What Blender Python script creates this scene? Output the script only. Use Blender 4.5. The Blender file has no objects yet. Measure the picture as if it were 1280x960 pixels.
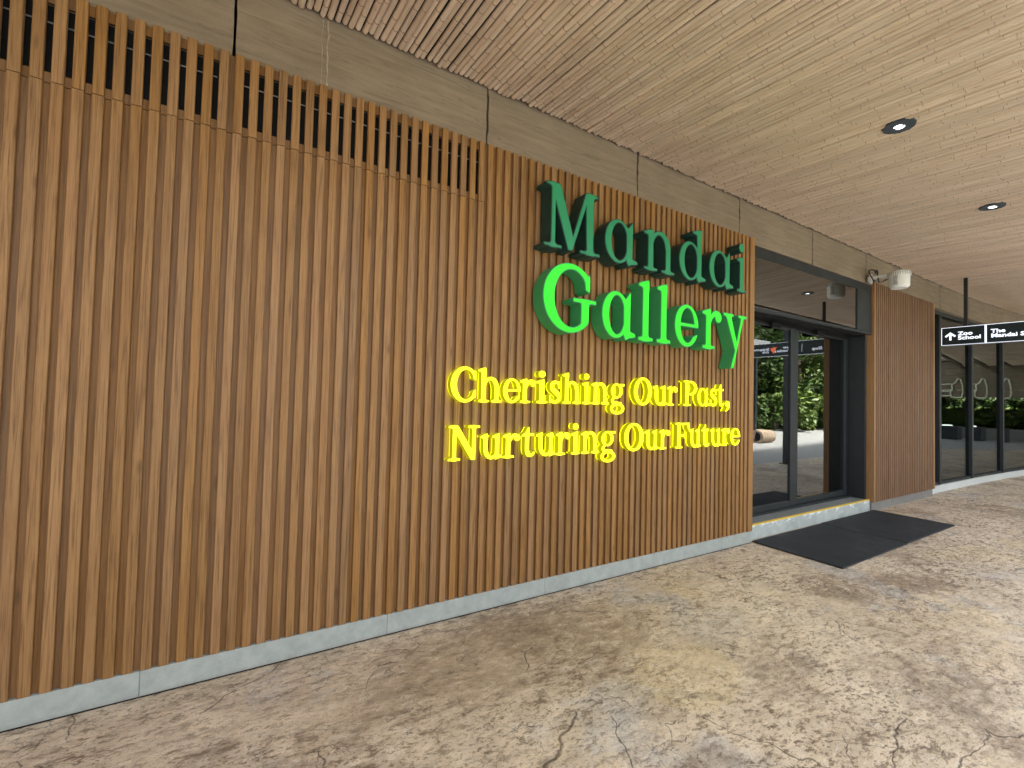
import bpy, bmesh, math, random
import numpy as np
from mathutils import Vector, Matrix
from mathutils.geometry import tessellate_polygon
random.seed(7)
rad = math.radians
scene = bpy.context.scene
COL = scene.collection

# ------------------------------------------------------------ camera, sky, sun, exposure
cam = bpy.data.cameras.new("camera")
cam_o = bpy.data.objects.new("camera", cam)
COL.objects.link(cam_o)
cam.sensor_width = 36.0
cam.lens = 560.0 / 1280.0 * 36.0
cam.clip_start = 0.05
cam.clip_end = 3000
_r = Vector((0.8555, -0.5173, 0.0252)); _u = Vector((-0.0364, -0.0115, 0.9993)); _f = Vector((0.5166, 0.8557, 0.0286))
_m = Matrix((( _r.x, _u.x, -_f.x), (_r.y, _u.y, -_f.y), (_r.z, _u.z, -_f.z)))
cam_o.matrix_world = Matrix.Translation((0, -2.8024, 1.5)) @ _m.to_4x4()
scene.camera = cam_o

SUN_EL, SUN_AZ = 60.0, 12.0        # azimuth from +Y (behind the building) towards +X
w = bpy.data.worlds.new("World"); scene.world = w; w.use_nodes = True
nt = w.node_tree
sky = nt.nodes.new("ShaderNodeTexSky"); sky.sky_type = 'NISHITA'; sky.sun_disc = False
sky.sun_elevation = rad(SUN_EL); sky.sun_rotation = rad(SUN_AZ)
sky.dust_density = 4.0; sky.air_density = 1.0; sky.ozone_density = 1.0
hs = nt.nodes.new("ShaderNodeHueSaturation"); hs.inputs["Saturation"].default_value = 0.30
nt.links.new(sky.outputs[0], hs.inputs["Color"])
nt.links.new(hs.outputs[0], nt.nodes["Background"].inputs[0])
nt.nodes["Background"].inputs[1].default_value = 0.15
sl = bpy.data.lights.new("sun", 'SUN'); sl.energy = 4.0; sl.angle = rad(9); sl.color = (1.0, 0.94, 0.86)
so = bpy.data.objects.new("sun", sl); COL.objects.link(so)
_d = Vector((math.sin(rad(SUN_AZ))*math.cos(rad(SUN_EL)), math.cos(rad(SUN_AZ))*math.cos(rad(SUN_EL)), math.sin(rad(SUN_EL))))
so.rotation_euler = _d.to_track_quat('Z', 'Y').to_euler()
scene.view_settings.view_transform = 'Standard'
scene.view_settings.look = 'None'
scene.view_settings.exposure = 2.8
scene.view_settings.gamma = 1.0
scene.cycles.max_bounces = 10
scene.cycles.diffuse_bounces = 6
scene.cycles.transparent_max_bounces = 12

# ------------------------------------------------------------ object helpers
def tag(o, label=None, cat=None, group=None, kind=None):
    if label: o["label"] = label
    if cat: o["category"] = cat
    if group: o["group"] = group
    if kind: o["kind"] = kind
    return o
def thing(name, label, cat, loc=(0, 0, 0), group=None):
    o = bpy.data.objects.new(name, None); COL.objects.link(o); o.location = loc
    o.empty_display_size = 0.2
    return tag(o, label, cat, group)
def link(name, me, parent=None, loc=None, rot=None):
    o = bpy.data.objects.new(name, me); COL.objects.link(o)
    if parent: o.parent = parent
    if loc is not None: o.location = loc
    if rot is not None: o.rotation_euler = rot
    return o
def mesh(name, verts, faces, mat, smooth=False):
    me = bpy.data.meshes.new(name); me.from_pydata([tuple(v) for v in verts], [], [tuple(f) for f in faces])
    bm = bmesh.new(); bm.from_mesh(me); bmesh.ops.recalc_face_normals(bm, faces=bm.faces); bm.to_mesh(me); bm.free()
    if mat: me.materials.append(mat)
    if smooth:
        for p in me.polygons: p.use_smooth = True
    return me
class MB:
    """collects shapes that belong to ONE part"""
    def __init__(s): s.v = []; s.f = []
    def add(s, v, f):
        n = len(s.v); s.v += [tuple(q) for q in v]; s.f += [tuple(n+i for i in q) for q in f]
    def box(s, x0, x1, y0, y1, z0, z1, b=0.0):
        if b <= 0:
            s.add([(x, y, z) for x in (x0, x1) for y in (y0, y1) for z in (z0, z1)],
                  [(0, 1, 3, 2), (4, 6, 7, 5), (0, 4, 5, 1), (2, 3, 7, 6), (0, 2, 6, 4), (1, 5, 7, 3)])
        else:
            bm = bmesh.new(); bmesh.ops.create_cube(bm, size=1.0)
            for v in bm.verts:
                v.co = Vector(((x0+x1)/2+v.co.x*(x1-x0), (y0+y1)/2+v.co.y*(y1-y0), (z0+z1)/2+v.co.z*(z1-z0)))
            bmesh.ops.bevel(bm, geom=list(bm.edges), offset=b, segments=1, affect='EDGES', profile=0.5)
            bm.verts.index_update()
            s.add([v.co[:] for v in bm.verts], [[v.index for v in f.verts] for f in bm.faces]); bm.free()
        return s
    def cyl(s, c, r0, r1, h, n=24, axis='Z', cap=True):
        v = []; cx, cy, cz = c
        for k, (r, t) in enumerate(((r0, 0), (r1, h))):
            for i in range(n):
                a = 2*math.pi*i/n; p = (r*math.cos(a), r*math.sin(a), t)
                if axis == 'Y': p = (p[0], p[2], p[1])
                if axis == 'X': p = (p[2], p[0], p[1])
                v.append((cx+p[0], cy+p[1], cz+p[2]))
        f = [(i, (i+1) % n, n+(i+1) % n, n+i) for i in range(n)]
        if cap: f += [tuple(range(n))[::-1], tuple(range(n, 2*n))]
        s.add(v, f); return s
    def tube(s, pts, r, n=8):
        pts = [Vector(p) for p in pts]; v = []; f = []; up = Vector((0.13, 0.31, 0.94))
        for i, p in enumerate(pts):
            t = (pts[min(i+1, len(pts)-1)]-pts[max(i-1, 0)]).normalized()
            a = t.cross(up).normalized(); b = t.cross(a)
            rr = r[i] if isinstance(r, (list, tuple)) else r
            for k in range(n):
                an = 2*math.pi*k/n; v.append(p+a*math.cos(an)*rr+b*math.sin(an)*rr)
        for i in range(len(pts)-1):
            for k in range(n):
                f.append((i*n+k, i*n+(k+1) % n, (i+1)*n+(k+1) % n, (i+1)*n+k))
        f += [tuple(range(n)), tuple(range((len(pts)-1)*n, len(pts)*n))]
        s.add(v, f); return s
    def mesh(s, name, mat, smooth=False): return mesh(name, s.v, s.f, mat, smooth)
    def build(s, name, mat, parent=None, smooth=False): return link(name, s.mesh(name, mat, smooth), parent)

# ------------------------------------------------------------ material helpers
class NT:
    def __init__(s, name):
        s.m = bpy.data.materials.new(name); s.m.use_nodes = True
        s.t = s.m.node_tree; s.t.nodes.clear()
        s.out = s.n("ShaderNodeOutputMaterial")
    def n(s, typ, **kw):
        nd = s.t.nodes.new(typ)
        for k, v in kw.items():
            if hasattr(nd, k): setattr(nd, k, v)
            else: s.i(nd, k, v)
        return nd
    def i(s, nd, k, v):
        sock = nd.inputs[k] if isinstance(k, int) else nd.inputs[k.replace('_', ' ')]
        if isinstance(v, bpy.types.NodeSocket): s.t.links.new(v, sock)
        elif isinstance(v, bpy.types.Node): s.t.links.new(v.outputs[0], sock)
        else: sock.default_value = v
        return nd
    def math(s, op, a, b=0.0, c=None):
        nd = s.n("ShaderNodeMath"); nd.operation = op; s.i(nd, 0, a); s.i(nd, 1, b)
        if c is not None: s.i(nd, 2, c)
        return nd.outputs[0]
    def mix(s, fac, a, b, mode='MIX'):
        nd = s.n("ShaderNodeMix"); nd.data_type = 'RGBA'; nd.blend_type = mode
        s.i(nd, 0, fac); s.i(nd, 6, a); s.i(nd, 7, b); return nd.outputs[2]
    def ramp(s, fac, stops, interp='LINEAR'):
        nd = s.n("ShaderNodeValToRGB"); cr = nd.color_ramp; cr.interpolation = interp
        while len(cr.elements) < len(stops): cr.elements.new(0.5)
        for e, (p, c) in zip(cr.elements, stops):
            e.position = p; e.color = (c, c, c, 1) if isinstance(c, (int, float)) else (*c, 1)
        s.i(nd, 0, fac); return nd.outputs[0]
    def noise(s, vec, scale, detail=4, rough=0.5, dist=0.0, out=0):
        nd = s.n("ShaderNodeTexNoise"); s.i(nd, "Vector", vec); s.i(nd, "Scale", scale); s.i(nd, "Detail", detail)
        s.i(nd, "Roughness", rough); s.i(nd, "Distortion", dist); return nd.outputs[out]
    def mapping(s, vec, loc=(0, 0, 0), scale=(1, 1, 1), rot=(0, 0, 0)):
        nd = s.n("ShaderNodeMapping"); s.i(nd, 0, vec); s.i(nd, 1, loc); s.i(nd, 2, rot); s.i(nd, 3, scale); return nd.outputs[0]
    def coord(s, which="Object"): return s.n("ShaderNodeTexCoord").outputs[which]
    def bump(s, h, strength=0.3, dist=0.01):
        nd = s.n("ShaderNodeBump"); s.i(nd, "Strength", strength); s.i(nd, "Distance", dist); s.i(nd, "Height", h); return nd.outputs[0]
    def bsdf(s, col, rough=0.5, metal=0.0, spec=0.5, normal=None, emit=None, es=0.0):
        b = s.n("ShaderNodeBsdfPrincipled")
        s.i(b, "Base Color", (*col, 1) if isinstance(col, tuple) and len(col) == 3 else col)
        s.i(b, "Roughness", rough); s.i(b, "Metallic", metal); s.i(b, "Specular IOR Level", spec)
        if normal is not None: s.i(b, "Normal", normal)
        if emit is not None:
            s.i(b, "Emission Color", (*emit, 1)); s.i(b, "Emission Strength", es)
        s.t.links.new(b.outputs[0], s.out.inputs[0]); return s.m

def plain(name, col, rough=0.5, metal=0.0, spec=0.5, var=0.12, scale=18.0, bump=0.0):
    """plain paint/metal with faint grime and relief"""
    t = NT(name); v = t.coord()
    n = t.noise(v, scale, 5, 0.6)
    lo = tuple(c*(1-var) for c in col); hi = tuple(min(1, c*(1+var)) for c in col)
    c = t.ramp(n, [(0.3, lo), (0.7, hi)])
    r = t.math('MULTIPLY_ADD', t.noise(v, scale*0.4, 3), 0.25, rough-0.12)
    return t.bsdf(c, r, metal, spec, t.bump(n, bump, 0.002) if bump else None)

def wood(name, base, dark, light, offs=1.0, rough=0.55):
    t = NT(name); v0 = t.coord(); oi = t.n("ShaderNodeObjectInfo").outputs["Random"]
    off = t.n("ShaderNodeCombineXYZ"); t.i(off, 0, t.math('MULTIPLY', oi, 37.0)); t.i(off, 1, t.math('MULTIPLY', oi, 11.0)); t.i(off, 2, t.math('MULTIPLY', oi, 83.0))
    va = t.n("ShaderNodeVectorMath"); va.operation = 'ADD'; t.i(va, 0, v0); t.i(va, 1, off)
    v = va.outputs[0]
    # growth rings cut by the board: stretched noise -> sine
    big = t.noise(t.mapping(v, scale=(26, 26, 0.6)), 1.0, 2, 0.45, 0.25)
    rings = t.math('SINE', t.math('MULTIPLY', big, 46.0))
    rings = t.math('POWER', t.math('MULTIPLY_ADD', rings, 0.5, 0.5), 0.55)
    fib = t.noise(t.mapping(v, scale=(300, 300, 7)), 1.0, 4, 0.7)
    fib2 = t.noise(t.mapping(v, scale=(170, 170, 3.5)), 1.0, 4, 0.65)
    g = t.math('ADD', t.math('MULTIPLY', rings, 0.11), t.math('ADD', t.math('MULTIPLY', fib, 0.45), t.math('MULTIPLY', fib2, 0.44)))
    c = t.ramp(g, [(0.36, dark), (0.50, base), (0.68, light)])
    # knots
    vo = t.n("ShaderNodeTexVoronoi"); t.i(vo, "Vector", t.mapping(v, scale=(7, 7, 2.0))); t.i(vo, "Scale", 1.0)
    kn = t.ramp(vo.outputs["Distance"], [(0.03, 1.0), (0.10, 0.0)])
    c = t.mix(t.math('MULTIPLY', kn, 0.55), c, (*[d*0.55 for d in dark], 1))
    # cloudy reddish patches along the board, and per-board tone
    pa = t.noise(t.mapping(v, scale=(3, 3, 1.6)), 1.0, 3, 0.55)
    c = t.mix(t.ramp(pa, [(0.45, 0.0), (0.75, 0.30)]), c, (base[0]*0.92, base[1]*0.74, base[2]*0.62, 1))
    tone = t.math('MULTIPLY_ADD', oi, 0.24, 0.88)
    hsv = t.n("ShaderNodeHueSaturation"); t.i(hsv, "Color", c); t.i(hsv, "Value", tone)
    t.i(hsv, "Saturation", t.math('MULTIPLY_ADD', t.math('FRACT', t.math('MULTIPLY', oi, 7.31)), 0.12, 0.94))
    # faint rain-splash grime near the floor
    return t.bsdf(hsv.outputs[0], rough, 0, 0.35, t.bump(g, 0.25, 0.0015))

WOOD = wood("slat_wood", (0.255, 0.132, 0.046), (0.118, 0.056, 0.018), (0.340, 0.188, 0.071))
WOOD_TRIM = wood("trim_wood", (0.295, 0.156, 0.060), (0.185, 0.091, 0.033), (0.37, 0.208, 0.086))
WOOD_PIER = wood("pier_wood", (0.185, 0.100, 0.052), (0.110, 0.056, 0.028), (0.25, 0.145, 0.082))
WOOD_BACK = wood("groove_wood_shaded", (0.175, 0.085, 0.028), (0.105, 0.049, 0.015), (0.235, 0.12, 0.041))  # slat wood darkened: the shade of the grooves is put into the colour
BLACK = plain("black_void", (0.008, 0.008, 0.009), 0.8, 0, 0.2)
CHARCOAL = plain("charcoal_metal", (0.020, 0.024, 0.027), 0.5, 0.1, 0.4, 0.1, 9, 0.05)
STEEL_DK = plain("dark_steel", (0.03, 0.033, 0.037), 0.4, 0.3, 0.5)
RUBBER = None

def floor_mat():
    t = NT("stamped_concrete"); v = t.coord()
    def warp(src, sc, amt, det=3):
        wv = t.noise(src, sc, det, 0.55, 0, 1)
        wa = t.n("ShaderNodeVectorMath"); wa.operation = 'MULTIPLY_ADD'; t.i(wa, 0, wv); t.i(wa, 1, (amt, amt, 0)); t.i(wa, 2, src); return wa.outputs[0]
    vd = warp(v, 1.1, 0.30); vk = warp(vd, 11.0, 0.07, 4)
    def rng(x, lo, hi, a=0.0, b=1.0): return t.ramp(x, [(lo, a), (hi, b)])
    # broad stain fields
    A = t.noise(vd, 0.8, 8, 0.68)
    c = t.ramp(A, [(0.30, (0.43, 0.315, 0.215)), (0.43, (0.62, 0.49, 0.345)), (0.57, (0.74, 0.60, 0.44)), (0.70, (0.78, 0.66, 0.50))])
    B = t.noise(t.mapping(v, loc=(13, 4, 0)), 1.0, 9, 0.66)
    c = t.mix(rng(B, 0.55, 0.61, 0, 0.6), c, (0.52, 0.50, 0.475, 1))
    Cc = t.noise(t.mapping(v, loc=(-7, 21, 0)), 0.8, 9, 0.64)
    c = t.mix(rng(Cc, 0.565, 0.60, 0, 0.55), c, (0.72, 0.56, 0.34, 1))
    D = t.noise(t.mapping(v, loc=(31.4, -9, 0)), 0.95, 9, 0.68)
    c = t.mix(rng(D, 0.53, 0.61, 0, 0.75), c, (0.29, 0.205, 0.14, 1))
    # local stains: a worn brown field by the wall, an ochre sealed patch, a grey mend
    nz = t.noise(v, 2.4, 8, 0.66); nz2 = t.noise(t.mapping(v, loc=(9, 9, 0)), 5.5, 7, 0.66)
    def spot(cx, cy, rx, ry, soft, amt, col, cc):
        q = t.n("ShaderNodeVectorMath"); q.operation = 'LENGTH'
        t.i(q, 0, t.mapping(v, loc=(-cx/rx, -cy/ry, 0), scale=(1/rx, 1/ry, 0)))
        d = t.math('ADD', q.outputs["Value"], t.math('MULTIPLY_ADD', nz, 1.5, -0.75))
        d = t.math('ADD', d, t.math('MULTIPLY_ADD', nz2, 0.8, -0.4))
        return t.mix(t.ramp(d, [(1.0-soft, amt), (1.0, 0.0)]), cc, (*col, 1))
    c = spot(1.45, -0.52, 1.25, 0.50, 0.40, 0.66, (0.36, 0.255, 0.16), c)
    c = spot(2.16, -1.16, 0.36, 0.30, 0.14, 0.55, (0.70, 0.55, 0.32), c)
    c = spot(1.60, -1.16, 0.26, 0.16, 0.20, 0.4, (0.50, 0.47, 0.43), c)
    c = spot(2.78, -0.86, 0.42, 0.26, 0.5, 0.35, (0.54, 0.51, 0.47), c)
    # stamped stone skin: overlapping chips, streaky grain, dark bark-like flecks
    m1 = t.mapping(vk, scale=(7, 15, 1), rot=(0, 0, 0.45))
    vo = t.n("ShaderNodeTexVoronoi"); t.i(vo, "Vector", m1); t.i(vo, "Scale", 1.0)
    sc = t.n("ShaderNodeSeparateColor"); t.i(sc, 0, vo.outputs["Color"]); chip = sc.outputs[0]
    hv = t.n("ShaderNodeHueSaturation"); t.i(hv, "Color", c); t.i(hv, "Value", t.math('MULTIPLY_ADD', chip, 0.22, 0.90)); c = hv.outputs[0]
    g1 = t.noise(t.mapping(v, scale=(9, 19, 1), rot=(0, 0, 0.45)), 1.0, 10, 0.80)
    g2 = t.noise(t.mapping(v, scale=(26, 44, 1), rot=(0, 0, 0.1), loc=(5, 2, 0)), 1.0, 8, 0.78)
    g3 = t.noise(v, 120, 5, 0.75)
    gate = rng(t.noise(t.mapping(vd, loc=(2, 8, 0)), 1.5, 6, 0.65), 0.36, 0.60, 0.25, 1.0)
    c = t.mix(t.math('MULTIPLY', gate, rng(g1, 0.43, 0.475, 0.9, 0.0)), c, (0.17, 0.115, 0.072, 1))
    c = t.mix(rng(g1, 0.53, 0.62, 0.0, 0.65), c, (0.82, 0.72, 0.58, 1))
    c = t.mix(t.math('MULTIPLY', gate, rng(g2, 0.42, 0.465, 0.9, 0.0)), c, (0.16, 0.105, 0.065, 1))
    c = t.mix(rng(g3, 0.34, 0.50, 0.45, 0.0), c, (0.20, 0.15, 0.11, 1))
    c = t.mix(rng(g3, 0.58, 0.72, 0.0, 0.35), c, (0.74, 0.66, 0.55, 1))
    # short curling ridges
    r1 = t.noise(t.mapping(vk, scale=(4.5, 8, 1), rot=(0, 0, 0.5)), 1.0, 5, 0.62, 0.6)
    rid = t.math('ABSOLUTE', t.math('SUBTRACT', r1, 0.5))
    fl = t.math('MULTIPLY', t.ramp(rid, [(0.0, 1.0), (0.007, 0.7), (0.016, 0.0)]), rng(t.noise(v, 3.3, 4, 0.6), 0.50, 0.60))
    c = t.mix(t.math('MULTIPLY', fl, 0.8), c, (0.10, 0.07, 0.05, 1))
    # long cracks
    def crack(scale, loc, wdt, mask_s, lo, hi):
        q = t.mapping(warp(warp(vd, 3.0, 0.22, 3), 16.0, 0.055, 6), loc=loc)
        vo = t.n("ShaderNodeTexVoronoi"); vo.feature = 'DISTANCE_TO_EDGE'; t.i(vo, "Vector", q); t.i(vo, "Scale", scale)
        ln = t.ramp(vo.outputs["Distance"], [(0.0, 1.0), (wdt*0.5, 0.85), (wdt, 0.0)])
        return t.math('MULTIPLY', ln, rng(t.noise(t.mapping(v, loc=loc), mask_s, 2), lo, hi))
    k = t.math('MAXIMUM', crack(0.75, (3, 5, 0), 0.0019, 0.9, 0.485, 0.50), crack(2.0, (9, 1, 0), 0.0036, 1.7, 0.53, 0.55))
    c = t.mix(t.math('MULTIPLY', k, 0.85), c, (0.07, 0.055, 0.042, 1))
    h = t.math('ADD', t.math('MULTIPLY', g1, 1.0), t.math('ADD', t.math('MULTIPLY', g2, 0.35), t.math('MULTIPLY', chip, 0.12)))
    h = t.math('SUBTRACT', h, t.math('ADD', t.math('MULTIPLY', fl, 0.3), t.math('MULTIPLY', k, 0.6)))
    rough = t.math('MULTIPLY_ADD', g1, 0.35, 0.36)
    return t.bsdf(c, rough, 0, 0.4, t.bump(h, 0.6, 0.02))
FLOOR = floor_mat()

def concrete(name, a, b, streak=True, rough=0.75, cold=None):
    t = NT(name); v = t.coord()
    n1 = t.noise(v, 1.6, 6, 0.6, 0.2)
    n2 = t.noise(t.mapping(v, scale=(2.2, 2.2, 26)) if streak else v, 1.0 if streak else 14.0, 6, 0.65, 0.5)
    n3 = t.noise(v, 60, 4, 0.7)
    g = t.math('ADD', t.math('MULTIPLY', n1, 0.35), t.math('ADD', t.math('MULTIPLY', n2, 0.5), t.math('MULTIPLY', n3, 0.15)))
    c = t.ramp(g, [(0.33, a), (0.66, b)])
    if streak:     # thin dark board-mark lines
        n4 = t.noise(t.mapping(v, scale=(0.9, 0.9, 19), loc=(3, 0, 7)), 1.0, 3, 0.5, 0.3)
        ln = t.ramp(t.math('ABSOLUTE', t.math('SUBTRACT', n4, 0.5)), [(0.0, 1.0), (0.012, 0.0)])
        c = t.mix(t.math('MULTIPLY', ln, 0.35), c, (*[q*0.45 for q in a], 1))
        g = t.math('SUBTRACT', g, t.math('MULTIPLY', ln, 0.3))
    return t.bsdf(c, rough, 0, 0.3, t.bump(g, 0.4, 0.006))
BEAM = concrete("board_marked_concrete", (0.165, 0.126, 0.086), (0.285, 0.228, 0.166))
def plinth_mat():
    t = NT("grey_plinth"); v = t.coord()
    n = t.noise(v, 14, 6, 0.65); c = t.ramp(n, [(0.33, (0.30, 0.335, 0.315)), (0.66, (0.39, 0.425, 0.40))])
    sm = t.noise(v, 3.4, 7, 0.62, 0.0)
    c = t.mix(t.ramp(sm, [(0.52, 0.0), (0.78, 0.4)]), c, (0.21, 0.225, 0.22, 1))
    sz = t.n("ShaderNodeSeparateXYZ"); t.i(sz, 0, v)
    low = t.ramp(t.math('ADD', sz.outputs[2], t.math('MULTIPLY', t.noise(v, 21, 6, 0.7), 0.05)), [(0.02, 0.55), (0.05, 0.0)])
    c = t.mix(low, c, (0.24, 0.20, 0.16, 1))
    return t.bsdf(c, 0.5, 0, 0.4, t.bump(n, 0.3, 0.004))
PLINTH = plinth_mat()
PLINTH_DK = concrete("dark_plinth", (0.17, 0.165, 0.155), (0.25, 0.24, 0.225), False, 0.6)
CURB = concrete("pale_curb", (0.55, 0.58, 0.57), (0.68, 0.70, 0.68), False, 0.6)

def step_mat():
    t = NT("painted_step"); v = t.coord()
    n = t.noise(v, 5, 6, 0.6)
    c = t.ramp(n, [(0.35, (0.36, 0.40, 0.38)), (0.65, (0.50, 0.53, 0.50))])
    # spatters of white paint, thickest just under the nosing
    sz = t.n("ShaderNodeSeparateXYZ"); t.i(sz, 0, v)
    top = t.ramp(sz.outputs[2], [(0.05, 0.0), (0.155, 1.0)])
    sp = t.noise(t.mapping(v, scale=(14, 14, 22)), 1.0, 6, 0.75)
    msk = t.ramp(t.math('ADD', sp, t.math('MULTIPLY', top, 0.16)), [(0.665, 0.0), (0.68, 1.0)])
    c = t.mix(msk, c, (0.82, 0.83, 0.80, 1))
    return t.bsdf(c, 0.6, 0, 0.4, t.bump(n, 0.2, 0.003))
STEP = step_mat()
STEP_TOP = concrete("step_top", (0.15, 0.16, 0.15), (0.24, 0.25, 0.235), False, 0.7)
YELLOW_PAINT = plain("yellow_nosing", (0.85, 0.56, 0.07), 0.5, 0, 0.4, 0.18, 40, 0.2)

def mat_rubber():
    t = NT("black_mat"); v = t.coord()
    n = t.noise(v, 260, 3, 0.7); n2 = t.noise(v, 3.0, 4, 0.6)
    c = t.ramp(n2, [(0.3, (0.014, 0.016, 0.019)), (0.7, (0.026, 0.029, 0.033))])
    dust = t.noise(t.mapping(v, loc=(4, 1, 0)), 2.2, 7, 0.7)
    c = t.mix(t.ramp(dust, [(0.5, 0.0), (0.72, 0.28)]), c, (0.10, 0.095, 0.085, 1))
    lint = t.ramp(t.noise(v, 38, 2, 0.5), [(0.745, 0.0), (0.775, 0.7)])
    c = t.mix(lint, c, (0.18, 0.18, 0.17, 1))
    return t.bsdf(c, 0.75, 0, 0.35, t.bump(n, 0.6, 0.003))
RUBBER = mat_rubber()

def bamboo_mat():
    t = NT("bamboo"); v = t.coord(); oi = t.n("ShaderNodeObjectInfo").outputs["Random"]
    sy = t.n("ShaderNodeSeparateXYZ"); t.i(sy, 0, v)
    yy = t.math('ADD', sy.outputs[1], t.math('MULTIPLY', oi, 50.0))
    off = t.n("ShaderNodeCombineXYZ"); t.i(off, 0, t.math('MULTIPLY', oi, 31.0)); t.i(off, 1, t.math('MULTIPLY', oi, 50.0))
    va = t.n("ShaderNodeVectorMath"); va.operation = 'ADD'; t.i(va, 0, v); t.i(va, 1, off); v2 = va.outputs[0]
    lon = t.noise(t.mapping(v2, scale=(90, 2.2, 90)), 1.0, 4, 0.6)
    seg = t.noise(t.mapping(v2, scale=(0.5, 2.6, 0.5)), 1.0, 1, 0.4)
    c = t.ramp(t.math('ADD', t.math('MULTIPLY', lon, 0.5), t.math('MULTIPLY', seg, 0.5)),
               [(0.30, (0.49, 0.375, 0.275)), (0.5, (0.63, 0.505, 0.395)), (0.70, (0.73, 0.61, 0.50))])
    tone = t.math('MULTIPLY_ADD', t.math('FRACT', t.math('MULTIPLY', oi, 5.77)), 0.20, 0.88)
    hsv = t.n("ShaderNodeHueSaturation"); t.i(hsv, "Color", c); t.i(hsv, "Value", tone)
    t.i(hsv, "Saturation", t.math('MULTIPLY_ADD', t.math('FRACT', t.math('MULTIPLY', oi, 9.1)), 0.16, 0.90))
    mo = t.ramp(t.noise(t.mapping(v2, scale=(30, 9, 30)), 1.0, 4, 0.7), [(0.62, 0.0), (0.75, 0.5)])
    c2 = t.mix(mo, hsv.outputs[0], (0.17, 0.115, 0.08, 1))
    return t.bsdf(c2, 0.5, 0, 0.4, t.bump(lon, 0.2, 0.001))
BAMBOO = bamboo_mat()
NODE = plain("bamboo_joint", (0.33, 0.235, 0.165), 0.6)

def glass(name, tint=(0.55, 0.58, 0.57), base=0.10, gain=1.5):
    t = NT(name)
    tr = t.n("ShaderNodeBsdfTransparent"); t.i(tr, 0, (*tint, 1))
    gl = t.n("ShaderNodeBsdfGlossy"); t.i(gl, 0, (0.86, 0.90, 0.90, 1)); t.i(gl, "Roughness", 0.0)
    wob = t.noise(t.coord(), 1.1, 2, 0.4)
    t.i(gl, "Normal", t.bump(wob, 0.03, 0.02))
    fr = t.n("ShaderNodeFresnel"); t.i(fr, "IOR", 1.5)
    fac = t.math('MINIMUM', t.math('MULTIPLY_ADD', fr.outputs[0], gain, base), 1.0)
    mx = t.n("ShaderNodeMixShader"); t.i(mx, 0, fac); t.i(mx, 1, tr); t.i(mx, 2, gl)
    t.t.links.new(mx.outputs[0], t.out.inputs[0]); return t.m
GLASS = glass("door_glass", (0.5, 0.53, 0.52), 0.115)
GLASS_DK = glass("glazing_glass", (0.5, 0.54, 0.54), 0.0, 0.8)

def emitter(name, col, strength, base=None):
    t = NT(name); return t.bsdf(base or col, 0.35, 0, 0.4, None, col, strength)
WHITE_LIT = emitter("lit_white", (0.80, 0.86, 1.0), 0.2)
def acrylic(name, base, emit=None, es=0.0, rough=0.35):
    t = NT(name); v = t.coord()
    n = t.noise(v, 6, 4, 0.55)
    c = t.ramp(n, [(0.3, tuple(q*0.86 for q in base)), (0.7, base)])
    return t.bsdf(c, rough, 0, 0.45, None, emit, es)
G_FACE_FAINT = acrylic("green_face_faint_glow", (0.019, 0.225, 0.095), (0.028, 0.27, 0.095), 0.02)  # switched-off face, brightened by a faint added glow
G_BODY_OFF = acrylic("dark_green_return", (0.012, 0.050, 0.040), None, 0, 0.5)
G_FACE_ON = acrylic("green_face_lit", (0.008, 0.30, 0.006), (0.030, 1.0, 0.016), 0.115)
G_BODY_ON = acrylic("green_return", (0.045, 0.24, 0.105), (0.02, 0.3, 0.05), 0.02, 0.5)
Y_FACE = acrylic("yellow_face_lit", (0.8, 0.75, 0.01), (0.98, 1.0, 0.0), 0.36)
Y_BODY = acrylic("yellow_return", (0.36, 0.33, 0.012), (0.80, 0.80, 0.0), 0.040, 0.3)
Y_HALO = emitter("yellow_halo", (0.80, 1.0, 0.0), 0.55)

# ------------------------------------------------------------ setting: ground, ceiling
def sheet(name, x0, x1, y0, y1, z, mat, kind='structure'):
    me = mesh(name, [(x0, y0, z), (x1, y0, z), (x1, y1, z), (x0, y1, z)], [(0, 1, 2, 3)], mat)
    return tag(link(name, me), kind=kind)
GRASSY = plain("ground_soil", (0.07, 0.085, 0.035), 0.9, 0, 0.1, 0.4, 0.8)
sheet("ground", -900, 900, -900, 900, -0.03, GRASSY)
sheet("pavement", -14, 60, -2.95, 0.6, 0.0, FLOOR)
sheet("forecourt", -40, 60, -11.0, -2.952, -0.002, concrete("pale_forecourt", (0.27, 0.268, 0.26), (0.39, 0.385, 0.37), False, 0.45))

def zc(x): return 3.705 - 0.0075*min(max(x, -2.0), 11.0)      # underside of the poles at the wall
TILT = 0.0354
def yc(x):                                                     # wall line, curving gently out to the right
    return 0.0 if x < 10.3 else -(x-10.3)**2/160.0

def ceiling():
    m = MB(); xs = [-3, 0, 4, 8, 11, 16, 22, 30, 40]
    v = []; f = []
    for x in xs:
        for (y, up) in ((-2.50, 0.042), (0.29, 0.042), (8.0, 0.05), (8.0, 0.45), (-2.50, 0.45)):
            yy = y + yc(x)
            v.append((x, yy, zc(x)+TILT*min(y, 0.3)+up))
    for i in range(len(xs)-1):
        for k in range(5):
            f.append((i*5+k, i*5+(k+1) % 5, i*5+5+(k+1) % 5, i*5+5+k))
    f += [(0, 1, 2, 3, 4), tuple(len(v)-5+k for k in range(5))]
    m.add(v, f)
    c = m.build("ceiling", plain("ceiling_board", (0.035, 0.028, 0.022), 0.9))
    return tag(c, kind='structure')
CEIL = ceiling()

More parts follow.
